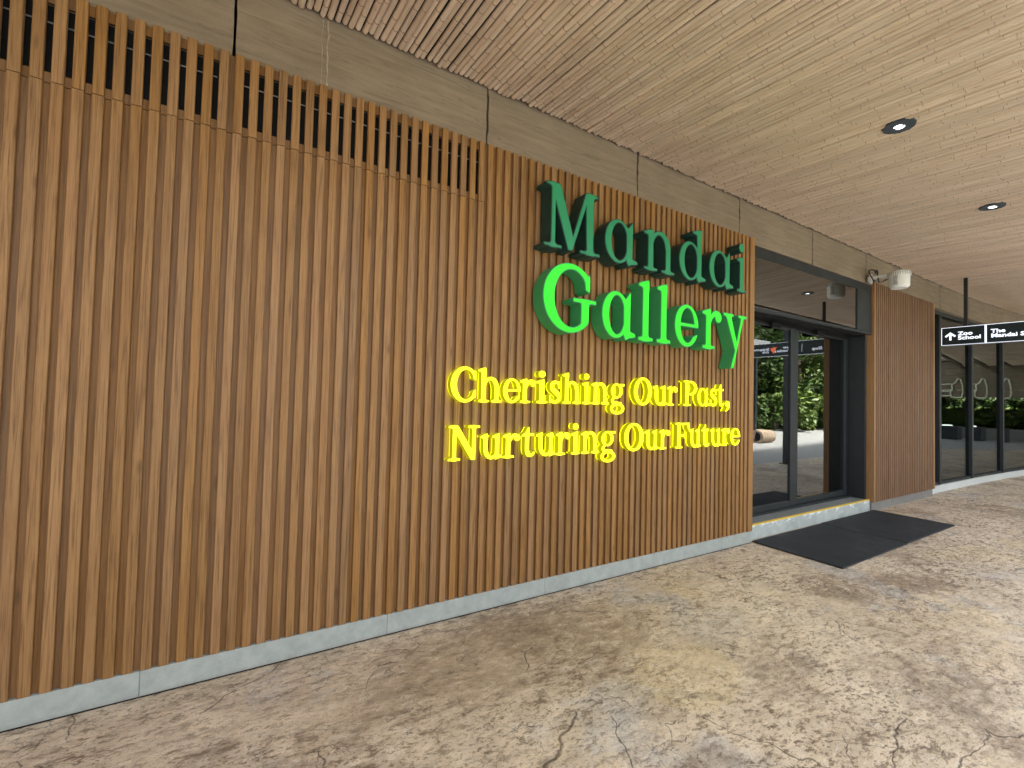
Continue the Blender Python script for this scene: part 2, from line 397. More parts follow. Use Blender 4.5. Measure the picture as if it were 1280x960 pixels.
def pole_shape(L, r, seed):
    rnd = random.Random(seed); n = 8
    ys = [0.0]; rs = [r*0.90]; mats = []
    y = rnd.uniform(0.05, 0.22)
    bow = rnd.uniform(-0.006, 0.006); ph = rnd.uniform(0, 6)
    ys.append(0.012); rs.append(r)
    rings = []
    while y < L-0.05:
        ys += [y-0.006, y-0.002, y+0.002, y+0.006]; rs += [r*1.0, r*1.09, r*0.93, r*1.02]; rings.append(len(ys)-3)
        y += rnd.uniform(0.17, 0.34)
    ys.append(L); rs.append(r)
    v = []; f = []; mi = []
    for i, (a, b) in enumerate(zip(ys, rs)):
        dx = bow*math.sin(a*2.3+ph); dz = 0.5*bow*math.cos(a*1.7+ph)
        for k in range(n):
            an = 2*math.pi*k/n; v.append((dx+b*math.cos(an), -a, dz+b*math.sin(an)+r))
    for i in range(len(ys)-1):
        for k in range(n):
            f.append((i*n+k, i*n+(k+1) % n, i*n+n+(k+1) % n, i*n+n+k)); mi.append(1 if i in rings else 0)
    f.append(tuple(range(n))); mi.append(0)
    return v, f, mi
def poles():
    rnd = random.Random(3)
    shapes = [pole_shape(2.44, rnd.choice((0.0160, 0.0170, 0.0178, 0.0182)), s) for s in range(14)]
    metas = []
    for v, f, mi in shapes:
        me = mesh("bamboo_pole", v, f, BAMBOO, True); me.materials.append(NODE)
        for p, q in zip(me.polygons, mi): p.material_index = q
        metas.append(me)
    x = -0.75; k = 0; far = MB(); fmi = []
    while x < 39:
        s = rnd.randrange(14)
        loc = Vector((x, yc(x)+0.012-rnd.uniform(0, 0.03), zc(x)+rnd.uniform(-0.003, 0.004)))
        rot = (math.atan(TILT)+rnd.uniform(-0.0012, 0.0012), rnd.uniform(-0.1, 0.1), rad(3.14)+rnd.uniform(-0.0022, 0.0022))
        if k < 300:
            link("bamboo_pole", metas[s], CEIL, loc, rot)
        else:
            M = Matrix.Translation(loc) @ Matrix.Rotation(rot[2], 4, 'Z') @ Matrix.Rotation(rot[0], 4, 'X')
            v, f, mi = shapes[s]; far.add([M @ Vector(q) for q in v], f); fmi += mi
        k += 1; x += rnd.uniform(0.0365, 0.0405)
    o = far.build("bamboo_pole", BAMBOO, CEIL, True); o.data.materials.append(NODE)
    for p, q in zip(o.data.polygons, fmi): p.material_index = q
    tag(o, kind='stuff')
poles()

# outer eaves channel and the column that carries it
ev = thing("eaves_beam", "dark steel eaves channel along the open edge of the bamboo ceiling", "beam", (0, -2.52, 3.6))
m = MB()
xs = [-3, 2, 6, 10.3, 13, 16, 19, 22, 26, 30, 39]
for a, b in zip(xs[:-1], xs[1:]):
    za, zb = zc(a)-0.09, zc(b)-0.09
    v = [(x, yc(x)+y-0.0, z+h-3.6) for (x, z) in ((a, za), (b, zb)) for (y, h) in ((0.03, -0.005), (-0.09, -0.005), (-0.09, 0.30), (0.03, 0.30))]
    m.add(v, [(0, 1, 5, 4), (1, 2, 6, 5), (2, 3, 7, 6), (3, 0, 4, 7), (0, 1, 2, 3), (4, 5, 6, 7)])
m.build("channel", plain("bronze_channel", (0.13, 0.10, 0.08), 0.5, 0.2), ev)
col = thing("steel_column", "dark square steel column at the open edge of the walkway", "column", (11.75, -2.62, 0))
MB().box(-0.10, 0.10, -0.10, 0.10, 0.012, 3.44, 0.008).build("shaft", STEEL_DK, col)
MB().box(-0.16, 0.16, -0.16, 0.16, 0.0, 0.012).build("base_plate", STEEL_DK, col)

# ------------------------------------------------------------ slatted gallery wall
wall = thing("slatted_wall", "long brown wood-effect slatted wall carrying the lit raised lettering", "wall", (1.7, 0, 0))
OX = 1.7
PITCH = 0.07; X0 = -0.8178-0.0215
Z0, ZSEAM, ZTOP = 0.128, 2.875, 3.302
def slat_mesh(name, z0, z1, hw=0.0215, dep=0.0215, b=0.003, mat=WOOD):
    prof = [(-hw, dep), (-hw, b), (-hw+b, 0), (hw-b, 0), (hw, b), (hw, dep)]
    v = [(x, y, z) for z in (z0, z1) for (x, y) in prof]; n = len(prof)
    f = [(i, (i+1) % n, n+(i+1) % n, n+i) for i in range(n)]+[tuple(range(n)), tuple(range(n, 2*n))]
    return mesh(name, v, f, mat)
S_LOW = slat_mesh("slat", Z0, ZSEAM-0.002)
S_UP = slat_mesh("slat_top", ZSEAM+0.002, ZTOP)
S_FULL = slat_mesh("slat", Z0, ZTOP)
VEND = 1.44
for k in range(-9, 79):
    x = X0+PITCH*k
    jx = random.uniform(-0.0008, 0.0008); jy = random.uniform(0, 0.0008)
    if x < VEND+0.01:
        link("slat", S_LOW, wall, (x-OX+jx, jy, 0)); link("slat", S_UP, wall, (x-OX, random.uniform(0, 0.0006), 0))
    else:
        link("slat", S_FULL, wall, (x-OX+jx, jy, 0))
XL = X0+PITCH*(-9)-0.03
YB = 0.020
# groove floor: boards behind the slats, one board per groove so that the grain differs
GB = {}
def groove(x, z0, z1, wdt=0.0285):
    key = (round(z0, 3), round(z1, 3), wdt)
    if key not in GB: GB[key] = MB().box(-wdt/2, wdt/2, YB, YB+0.012, z0, z1).mesh("groove_board", WOOD_BACK)
    link("groove_board", GB[key], wall, (x-OX, 0, 0))
for k in range(-9, 79):
    x = X0+PITCH*(k+0.5)
    vent = (x < -0.165) or (-0.06 < x < 1.43)
    if x > 4.66: continue
    if x < VEND:
        groove(x, Z0, ZSEAM-0.002)
        if vent:
            groove(x, ZSEAM+0.002, 2.925); groove(x, 3.246, ZTOP-0.004)
        else: groove(x, ZSEAM+0.002, ZTOP-0.004)
    else: groove(x, Z0, ZTOP-0.004)
MB().box(XL-OX, 4.66-OX, YB+0.014, 0.34, Z0, 2.925).build("backing_wall", BLACK, wall)
MB().box(-0.16-OX, -0.068-OX, YB+0.014, 0.05, 2.927, 3.29).box(1.43-OX, 4.66-OX, YB+0.014, 0.05, 2.927, 3.29).build("backing_wall", BLACK, wall)
MB().box(XL-OX, 1.5-OX, 0.046, 0.07, 2.926, 3.2475).build("vent_dark_plate", BLACK, wall)  # flat black plate: the shade behind the slots is put into its colour
MB().box(XL-OX, 1.5-OX, 0.0235, 0.0295, 3.2455, 3.262).build("vent_lip", BLACK, wall)
MB().box(XL-OX, -0.17-OX, 0.034, 0.038, 3.160, 3.166).box(-0.06-OX, 1.43-OX, 0.034, 0.038, 3.160, 3.166).build("vent_rod", plain("zinc_rod", (0.30, 0.30, 0.30), 0.4, 0.7), wall)
MB().box(4.668-OX, 4.747-OX, -0.004, 0.33, Z0-0.002, 3.30, 0.002).build("end_post", WOOD_TRIM, wall)
PLN = [XL, -0.37, 0.83, 2.03, 3.23, 4.739]
for a, b in zip(PLN[:-1], PLN[1:]):
    MB().box(a-OX+0.0008, b-OX-0.0008, 0.003, 0.045, -0.01, 0.1265, 0.0012).build("plinth_panel", PLINTH, wall)

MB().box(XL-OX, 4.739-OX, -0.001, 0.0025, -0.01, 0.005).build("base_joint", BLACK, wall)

# ------------------------------------------------------------ concrete beam above the wall
beam = thing("concrete_beam", "brown board-marked concrete beam between the slatted wall and the bamboo ceiling", "beam", (0, 0.03, 3.25))
def beam_seg(a, b, gap=0.006, rag=0.004, seed=0):
    rnd = random.Random(seed); n = 12; v = []; f = []
    for side, x in ((0, a+gap), (1, b-gap)):
        for i in range(n+1):
            zt = zc(x)+0.05; zb = 3.248-0.003*max(0, x-4.7)
            z = zb+(zt-zb)*i/n
            xx = x+rnd.uniform(-rag, rag)
            v.append((xx, yc(x), z-3.25)); v.append((x, yc(x)+0.28, z-3.25))
    m_ = n+1
    for i in range(n):
        A = 2*i; B = 2*(m_+i)
        f += [(A, B, B+2, A+2), (A+1, A+3, B+3, B+1), (A, A+2, A+3, A+1), (B, B+1, B+3, B+2)]
    f += [(0, 1, 2*m_+1, 2*m_), (2*n, 2*m_+2*n, 2*m_+2*n+1, 2*n+1)]
    return mesh("beam_segment", v, f, BEAM)
JN = [XL, -0.100, 1.447, 2.97, 4.51, 6.05, 7.55, 9.05, 10.45, 11.9, 13.3, 14.7, 16.2, 17.7, 19.2, 20.7, 22.2, 23.7, 25.2, 26.7]
for i, (a, b) in enumerate(zip(JN[:-1], JN[1:])):
    link("beam_segment", beam_seg(a, b, 0.0075 if i < 2 else 0.0085, 0.002 if i < 2 else 0.0065, i), beam)
MB().box(XL, 27, 0.30, 0.32, 0.02, 0.43).build("joint_filler", BLACK, beam)
STREAK = plain("lime_streak", (0.33, 0.28, 0.21), 0.8, 0, 0.2, 0.35, 22, 0.4)
rr = random.Random(5); m = MB()
for (xx, wd) in ((0.335, 0.005), (0.368, 0.010)):
    pts = [(xx+rr.uniform(-0.005, 0.005), -0.0005, 0.06+0.40*i/9) for i in range(10)]
    m.tube(pts, [wd*rr.uniform(0.25, 0.7) for _ in pts], 6)
m.build("mortar_seam", STREAK, beam)

# ------------------------------------------------------------ entrance
ent = thing("glass_entrance", "charcoal framed glass sliding doors with a glass transom beside the slatted wall", "entrance", (6.2, 0.3, 0.16))
EX, EY, EZ = 6.2, 0.3, 0.16
def eb(name, x0, x1, y0, y1, z0, z1, mat=CHARCOAL, b=0.003, par=ent):
    return MB().box(x0-EX, x1-EX, y0-EY, y1-EY, z0-EZ, z1-EZ, b).build(name, mat, par)
eb("head_frame", 4.749, 7.742, 0.036, 0.14, 3.135, 3.243)
eb("transom_pane", 4.760, 7.30, 0.048, 0.056, 2.562, 3.134, GLASS, 0)
eb("transom_post", 7.302, 7.742, 0.034, 0.14, 2.562, 3.134)
eb("transom_rail", 4.749, 7.742, 0.030, 0.075, 2.523, 2.560)
eb("operator_box", 4.760, 7.742, 0.11, 0.36, 2.515, 2.75, BLACK)
eb("jamb", 7.700, 7.742, 0.095, 0.36, 0.163, 2.513)
eb("door_track", 4.749, 7.698, 0.285, 0.36, 2.485, 2.513, BLACK)
eb("sill", 4.749, 7.698, 0.255, 0.36, 0.163, 0.185)
def leaf(x0, x1, yg, sl, sr):
    L = eb("door_leaf", x0, x0+sl, yg-0.022, yg+0.022, 0.186, 2.482)
    L2 = eb("stile", x1-sr, x1, yg-0.022, yg+0.022, 0.186, 2.482)
    eb("rail", x0+sl+0.001, x1-sr-0.001, yg-0.021, yg+0.021, 0.187, 0.258)
    eb("rail", x0+sl+0.001, x1-sr-0.001, yg-0.021, yg+0.021, 2.458, 2.481)
    eb("door_pane", x0+sl-0.005, x1-sr+0.005, yg-0.004, yg+0.004, 0.255, 2.46, GLASS, 0)
    L.name = "stile"
leaf(4.752, 6.17, 0.300, 0.06, 0.115)
leaf(6.172, 7.696, 0.330, 0.12, 0.10)
for xs2 in (5.62, 6.72):
    m = MB(); m.box(xs2-0.10-EX, xs2+0.10-EX, 0.225-EY, 0.262-EY, 2.445-EZ, 2.500-EZ, 0.006); m.build("door_sensor", BLACK, ent)
st = thing("door_step", "pale grey concrete door step with yellow nosing and white paint spatters", "step", (6.24, 0.3, 0))
MB().box(-1.492, 1.50, -0.25, 0.4, 0.0, 0.152, 0.003).build("riser", STEP, st)
MB().box(-1.490, 1.498, -0.216, 0.4, 0.1525, 0.1595).build("tread", STEP_TOP, st)
MB().box(-1.490, 1.498, -0.2505, -0.2165, 0.1525, 0.1635, 0.002).build("nosing", YELLOW_PAINT, st)

def doormat(x0, x1, y0, y1, label, h=0.014):
    me = MB().box(-(x1-x0)/2, (x1-x0)/2, -(y1-y0)/2, (y1-y0)/2, 0.0, h, 0.006).mesh("doormat", RUBBER)
    o = link("doormat", me, None, ((x0+x1)/2, (y0+y1)/2, 0.004), (0, 0, random.uniform(-0.004, 0.004)))
    return tag(o, label, "doormat", "black doormats in front of the glass doors")
doormat(4.76, 6.262, -0.845, 0.012, "black rubber doormat lying next to the slatted wall with the lettering")
doormat(6.276, 7.80, -0.832, 0.022, "black rubber doormat lying nearer the short slatted pier", 0.016)

# ------------------------------------------------------------ short slatted pier
pier = thing("slatted_pier", "short brown slatted pier standing right of the glass doors", "wall", (8.9, 0, 0))
PX = 8.9; P0, P1, PZ = 7.745, 10.10, 3.285
MB().box(P0-PX, P0+0.05-PX, 0.0, 0.115, 0.13, PZ-0.002, 0.002).build("side_board", WOOD_TRIM, pier)
sp = slat_mesh("slat", 0.13, PZ-0.006, mat=WOOD_PIER); k = 0
x = P0+0.05+0.03
while x < P1-0.06:
    link("slat", sp, pier, (x+0.0215-PX, 0.001+random.uniform(0, 0.0008), 0)); x += PITCH
sg = MB().box(-0.0145, 0.0145, YB, YB+0.012, 0.13, PZ-0.01).mesh("groove_board", WOOD_BACK)
x = P0+0.05+0.0154
while x < P1-0.03:
    link("groove_board", sg, pier, (x-PX, 0, 0)); x += PITCH
MB().box(P1-0.055-PX, P1-PX, 0.0, 0.16, 0.13, PZ-0.004, 0.002).build("end_board", WOOD_TRIM, pier)
MB().box(P0+0.052-PX, P1-0.057-PX, YB+0.014, 0.16, 0.13, PZ-0.012).build("backing_wall", BLACK, pier)
MB().box(P0+0.006-PX, P1-0.004-PX, 0.032, 0.16, -0.01, 0.129, 0.002).build("plinth_panel", PLINTH_DK, pier)

# ------------------------------------------------------------ glazed shop front to the right
gz = thing("curved_glazing", "tall dark glass shopfront with thin black mullions and a pale curb", "shopfront", (10.2, 0.14, 0))
def gy(x): return 0.14+yc(x)
MX = [10.16, 10.77, 12.44, 14.22, 16.05, 17.85, 19.65, 21.45, 23.25, 25.05]
for i, x in enumerate(MX):
    wdt = 0.045
    MB().box(x-10.2-wdt, x-10.2+wdt, gy(x)-0.14-0.03, gy(x)-0.14+0.09, 0.122, 3.17, 0.004).build("mullion", CHARCOAL, gz)
for a, b in zip(MX[:-1], MX[1:]):
    ya, yb_ = gy(a)-0.14, gy(b)-0.14; a_, b_ = a-10.2, b-10.2
    def slab(nm, y0, y1, z0, z1, mat, e=0.0):
        v = [(a_+e, ya+y, z) for y in (y0, y1) for z in (z0, z1)]+[(b_-e, yb_+y, z) for y in (y0, y1) for z in (z0, z1)]
        return link(nm, mesh(nm, v, [(0, 1, 3, 2), (4, 6, 7, 5), (0, 4, 5, 1), (2, 3, 7, 6), (0, 2, 6, 4), (1, 5, 7, 3)], mat), gz)
    slab("pane", 0.02, 0.028, 0.165, 3.16, GLASS_DK, 0.046)
    slab("bottom_rail", -0.012, 0.06, 0.122, 0.165, CHARCOAL, 0.046)
    slab("head_rail", -0.034, 0.10, 3.172, 3.228, CHARCOAL, 0.0005)
    slab("curb", -0.045, 0.16, -0.01, 0.120, CURB, 0.0008)

# rooms behind the glass
room = thing("gallery_interior", "unlit dark room seen through the glass doors", "room", (5, 0.5, 0))
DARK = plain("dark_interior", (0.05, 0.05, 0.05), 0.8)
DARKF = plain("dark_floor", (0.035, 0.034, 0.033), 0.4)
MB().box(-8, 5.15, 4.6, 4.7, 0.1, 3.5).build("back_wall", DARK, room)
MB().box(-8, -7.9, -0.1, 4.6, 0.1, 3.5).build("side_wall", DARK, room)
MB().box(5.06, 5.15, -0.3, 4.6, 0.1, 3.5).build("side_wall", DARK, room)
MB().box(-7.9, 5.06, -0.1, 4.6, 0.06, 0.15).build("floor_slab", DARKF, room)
scr = thing("lit_screen", "small pale blue lit display glowing behind the right door pane", "screen", (9.0, 1.6, 1.75))
MB().box(-0.15, 0.15, 0, 0.03, -0.07, 0.07, 0.004).build("case", BLACK, scr)
MB().box(-0.135, 0.135, -0.004, -0.001, -0.055, 0.055).build("display", emitter("lit_blue", (0.35, 0.6, 1.0), 0.35), scr)

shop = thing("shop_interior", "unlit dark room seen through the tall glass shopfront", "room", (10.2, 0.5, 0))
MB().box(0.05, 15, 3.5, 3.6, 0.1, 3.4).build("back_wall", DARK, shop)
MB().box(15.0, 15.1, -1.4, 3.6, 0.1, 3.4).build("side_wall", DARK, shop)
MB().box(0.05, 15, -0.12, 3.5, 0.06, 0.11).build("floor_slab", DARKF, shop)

# ------------------------------------------------------------ raised lettering (outlines from distance fields)
H = 0.0125
class G:
    def __init__(s, x0=-0.12, x1=1.35, y0=-0.5, y1=1.15):
        s.x = np.arange(x0, x1, H); s.y = np.arange(y0, y1, H)
        s.X, s.Y = np.meshgrid(s.x, s.y)
    def seg(s, a, b, r0, r1=None):
        r1 = r0 if r1 is None else r1
        ax, ay = a; dx, dy = b[0]-ax, b[1]-ay
        t = np.clip(((s.X-ax)*dx+(s.Y-ay)*dy)/(dx*dx+dy*dy+1e-12), 0, 1)
        return np.hypot(s.X-ax-t*dx, s.Y-ay-t*dy)-(r0+(r1-r0)*t)
    def path(s, pts):        # (x, y, r)
        d = None
        for p, q in zip(pts[:-1], pts[1:]):
            e = s.seg(p[:2], q[:2], p[2], q[2]); d = e if d is None else np.minimum(d, e)
        return d
    def curve(s, ctrl, n=10):    # Catmull-Rom through (x, y, r)
        P = [ctrl[0]]+list(ctrl)+[ctrl[-1]]; pts = []
        for i in range(1, len(P)-2):
            p0, p1, p2, p3 = (np.array(P[j], float) for j in (i-1, i, i+1, i+2))
            for k in range(n):
                t = k/n
                pts.append(0.5*((2*p1)+(-p0+p2)*t+(2*p0-5*p1+4*p2-p3)*t*t+(-p0+3*p1-3*p2+p3)*t**3))
        pts.append(np.array(ctrl[-1], float)); return s.path([tuple(p) for p in pts])
    def poly(s, pts):
        n = len(pts); d = np.full(s.X.shape, 1e9); inside = np.zeros(s.X.shape, bool)
        for i in range(n):
            a, b = pts[i], pts[(i+1) % n]
            d = np.minimum(d, s.seg(a, b, 0.0))
            c = ((a[1] > s.Y) != (b[1] > s.Y))
            with np.errstate(divide='ignore', invalid='ignore'):
                xi = (b[0]-a[0])*(s.Y-a[1])/((b[1]-a[1]) if b[1] != a[1] else 1e-9)+a[0]
            inside ^= c & (s.X < xi)
        return np.where(inside, -d, d)
    def box(s, x0, x1, y0, y1): return s.poly([(x0, y0), (x1, y0), (x1, y1), (x0, y1)])
    def ell(s, cx, cy, rx, ry):
        px, py = s.X-cx, s.Y-cy
        k = np.hypot(px/rx, py/ry); g = np.hypot(px/rx**2, py/ry**2)+1e-9
        return k*(k-1)/g
    def ring(s, o, i): return np.maximum(s.ell(*o), -s.ell(*i))
def U(*ds):
    d = ds[0]
    for e in ds[1:]: d = np.minimum(d, e)
    return d
def SU(a, b, k=0.05):       # smooth union: bracketed serifs
    h = np.clip(0.5+0.5*(b-a)/k, 0, 1); return b*(1-h)+a*h-k*h*(1-h)
def SUB(a, b): return np.maximum(a, -b)
W = 0.145; XH = 0.73
def foot(g, x0, x1, y=0.0, h=0.055): return g.box(x0, x1, y, y+h)
def flag(g, xl, xr, y, dy=0.085): return g.poly([(xl, y-dy*0.55), (xr, y+0.03), (xr, y-0.14), (xl+0.09, y-dy-0.02), (xl, y-dy-0.005)])
def bowl(g): return g.ring((0.31, 0.362, 0.31, 0.378), (0.335, 0.362, 0.178, 0.315))
def tailfoot(g): return g.poly([(0.545, -0.035), (0.62, 0.0), (0.775, 0.03), (0.77, 0.085), (0.62, 0.12), (0.51, 0.14), (0.52, 0.0)])
def glyph(ch):
    g = G()
    if ch == 'M':
        d = U(g.box(0.125, 0.215, 0, 0.97), g.poly([(0.10, 1), (0.31, 1), (0.60, 0.14), (0.545, 0), (0.46, 0)]),
              g.poly([(0.475, 0), (0.555, 0), (0.90, 1), (0.80, 1)]), g.poly([(0.835, 0), (0.985, 0), (0.985, 1), (0.80, 1)]))
        for s in (foot(g, 0.0, 0.345), foot(g, 0.70, 1.125), g.poly([(0.02, 1), (0.26, 1), (0.26, 0.945), (0.02, 0.955)]), g.poly([(0.86, 1), (1.08, 1), (1.08, 0.95), (0.86, 0.945)])): d = SU(d, s, 0.06)
    elif ch == 'N':
        d = U(g.box(0.14, 0.245, 0, 0.97), g.poly([(0.10, 1), (0.31, 1), (0.88, 0.12), (0.88, 0), (0.76, 0)]), g.box(0.78, 0.885, 0, 1))
        for s in (foot(g, 0.0, 0.385), g.poly([(0.0, 1), (0.26, 1), (0.26, 0.945), (0.0, 0.945)]), g.box(0.63, 1.03, 0.945, 1)): d = SU(d, s, 0.06)
    elif ch == 'a':
        d = U(bowl(g), g.poly([(0.49, 0.60), (0.55, 0.65), (0.645, 0.765), (0.655, 0.755), (0.645, 0.05), (0.50, 0.02)]))
        d = SU(d, tailfoot(g), 0.03)
    elif ch == 'd':
        d = U(bowl(g), g.box(0.50, 0.645, 0.02, 0.98))
        d = SU(SU(d, tailfoot(g), 0.03), flag(g, 0.37, 0.645, 1.0), 0.04)
    elif ch == 'n' or ch == 'h':
        sh = SUB(g.ell(0.43, 0.43, 0.285, 0.325), g.ell(0.40, 0.39, 0.165, 0.275)); sh = np.maximum(sh, 0.42-g.Y); sh = np.maximum(sh, 0.22-g.X)
        d = U(sh, g.box(0.10, 0.245, 0, 0.72 if ch == 'n' else 0.98), g.box(0.57, 0.715, 0, 0.45))
        for s in (foot(g, 0.0, 0.355), foot(g, 0.46, 0.83)): d = SU(d, s, 0.06)
        d = SU(d, flag(g, -0.02, 0.245, XH if ch == 'n' else 1.0), 0.04)
    elif ch == 'i':
        d = SU(SU(g.box(0.095, 0.24, 0, 0.7), foot(g, 0.0, 0.345), 0.06), flag(g, -0.01, 0.24, XH), 0.04)
        d = U(d, g.ell(0.165, 0.93, 0.105, 0.105))
    elif ch == 'l':
        d = SU(SU(g.box(0.105, 0.255, 0, 0.98), foot(g, 0.0, 0.365), 0.06), flag(g, 0.0, 0.255, 1.0), 0.04)
    elif ch in 'GC':
        d = g.ring((0.5, 0.5, 0.5, 0.52), (0.535, 0.5, 0.33, 0.435))
        if ch == 'G':
            d = SUB(d, g.poly([(0.60, 0.18), (1.3, 0.12), (1.3, 0.66), (0.80, 0.66), (0.6, 0.6)]))
            d = SUB(d, g.poly([(0.885, 0.5), (1.3, 0.5), (1.3, 1.2), (0.885, 1.2)]))
            d = SU(d, g.poly([(0.80, 0.66), (0.885, 0.62), (0.885, 0.90), (0.78, 0.84)]), 0.02)
            d = U(d, g.poly([(0.72, 0.10), (0.80, 0.12), (0.875, 0.17), (0.875, 0.5), (0.72, 0.5)]))
            d = SU(d, g.box(0.56, 1.02, 0.455, 0.515), 0.05)
        else:
            d = SUB(d, g.poly([(0.55, 0.36), (0.72, 0.30), (0.86, 0.30), (1.3, 0.22), (1.3, 0.68), (0.86, 0.66), (0.72, 0.70), (0.55, 0.62)]))
            d = SUB(d, g.box(0.885, 1.3, -0.2, 1.2))
            d = SU(d, g.poly([(0.80, 0.68), (0.885, 0.63), (0.885, 0.92), (0.78, 0.86)]), 0.02)
            d = SU(d, g.poly([(0.80, 0.31), (0.885, 0.36), (0.885, 0.12), (0.78, 0.14)]), 0.02)
    elif ch == 'O':
        d = g.ring((0.49, 0.5, 0.49, 0.52), (0.49, 0.5, 0.30, 0.435))
    elif ch == 'e':
        d = g.ring((0.335, 0.362, 0.335, 0.382), (0.355, 0.37, 0.195, 0.315))
        d = SUB(d, g.poly([(0.42, 0.13), (0.62, 0.22), (1.0, 0.25), (1.0, 0.365), (0.3, 0.365)]))
        d = U(d, np.maximum(g.box(0.1, 0.668, 0.345, 0.405), g.ell(0.335, 0.362, 0.335, 0.382)))
    elif ch == 'r':
        d = SU(SU(g.box(0.105, 0.25, 0, 0.7), foot(g, 0.0, 0.39), 0.06), flag(g, -0.01, 0.25, XH), 0.04)
        d = U(d, g.curve([(0.22, 0.46, 0.03), (0.28, 0.60, 0.045), (0.40, 0.68, 0.055), (0.50, 0.66, 0.06)]), g.ell(0.50, 0.615, 0.105, 0.105))
    elif ch == 'y':
        d = U(g.poly([(0.08, 0.70), (0.25, 0.70), (0.49, 0.09), (0.41, 0.0)]), g.poly([(0.60, 0.70), (0.68, 0.70), (0.345, -0.33), (0.255, -0.33), (0.40, 0.02)]))
        for s in (g.box(0.0, 0.34, 0.68, 0.73), g.box(0.50, 0.79, 0.68, 0.73)): d = SU(d, s, 0.05)
    elif ch == 's':
        d = g.curve([(0.45, 0.55, 0.03), (0.40, 0.66, 0.04), (0.27, 0.69, 0.05), (0.12, 0.62, 0.065), (0.12, 0.48, 0.075), (0.28, 0.38, 0.085), (0.42, 0.28, 0.08), (0.46, 0.15, 0.07), (0.34, 0.05, 0.05), (0.20, 0.035, 0.045), (0.07, 0.10, 0.035), (0.03, 0.22, 0.025)])
        d = U(d, g.poly([(0.41, 0.50), (0.49, 0.48), (0.49, 0.73), (0.44, 0.70)]), g.poly([(0.0, 0.26), (0.07, 0.26), (0.08, 0.05), (0.0, 0.0)]))
    elif ch == 'g':
        d = g.ring((0.30, 0.48, 0.275, 0.265), (0.30, 0.48, 0.145, 0.205))
        d = U(d, g.poly([(0.38, 0.62), (0.48, 0.66), (0.66, 0.66), (0.66, 0.735), (0.44, 0.735)]))
        d = U(d, g.curve([(0.20, 0.26, 0.035), (0.10, 0.16, 0.045), (0.13, 0.06, 0.055), (0.30, 0.025, 0.065), (0.48, 0.015, 0.065)]))
        d = U(d, g.ring((0.335, -0.155, 0.335, 0.205), (0.335, -0.155, 0.215, 0.125)))
    elif ch == 'u':
        sh = SUB(g.ell(0.40, 0.30, 0.30, 0.315), g.ell(0.43, 0.34, 0.175, 0.265)); sh = np.maximum(sh, g.Y-0.31)
        d = U(sh, g.box(0.10, 0.25, 0.28, 0.70), g.poly([(0.565, 0.02), (0.715, 0.06), (0.715, 0.7), (0.565, 0.7)]))
        d = SU(d, g.poly([(0.585, -0.035), (0.68, 0.0), (0.83, 0.03), (0.825, 0.085), (0.69, 0.12), (0.57, 0.14)]), 0.03)
        d = SU(SU(d, flag(g, -0.02, 0.25, XH), 0.04), flag(g, 0.44, 0.715, XH), 0.04)
    elif ch == 't':
        d = U(g.poly([(0.13, 0.18), (0.275, 0.18), (0.275, 0.93), (0.235, 0.93), (0.13, 0.76)]), g.poly([(0.0, 0.655), (0.0, 0.69), (0.13, 0.76), (0.16, 0.73), (0.46, 0.73), (0.46, 0.655)]))
        d = U(d, g.curve([(0.202, 0.22, 0.073), (0.23, 0.10, 0.072), (0.32, 0.045, 0.058), (0.42, 0.06, 0.04), (0.48, 0.12, 0.026)]))
    elif ch == 'P':
        bw = SUB(g.ell(0.42, 0.715, 0.40, 0.29), g.ell(0.42, 0.715, 0.235, 0.215)); bw = np.maximum(bw, 0.40-g.X)
        d = U(bw, g.box(0.12, 0.285, 0, 1), g.box(0.2, 0.44, 0.93, 1.0), g.box(0.2, 0.44, 0.427, 0.50))
        for s in (foot(g, 0.0, 0.42), g.box(0.0, 0.22, 0.945, 1)): d = SU(d, s, 0.06)
    elif ch == 'F':
        d = U(g.box(0.12, 0.285, 0, 1), g.box(0.2, 0.83, 0.925, 1.0), g.box(0.2, 0.60, 0.47, 0.54))
        for s in (foot(g, 0.0, 0.43), g.box(0.0, 0.22, 0.945, 1), g.poly([(0.79, 0.72), (0.85, 0.72), (0.83, 1.0), (0.74, 0.95)]), g.poly([(0.55, 0.38), (0.61, 0.38), (0.61, 0.63), (0.55, 0.63)])): d = SU(d, s, 0.05)
    elif ch == ',':
        d = U(g.ell(0.165, 0.10, 0.14, 0.13), g.curve([(0.24, 0.08, 0.07), (0.235, -0.04, 0.06), (0.16, -0.14, 0.04), (0.06, -0.20, 0.025)]))
    return g, d

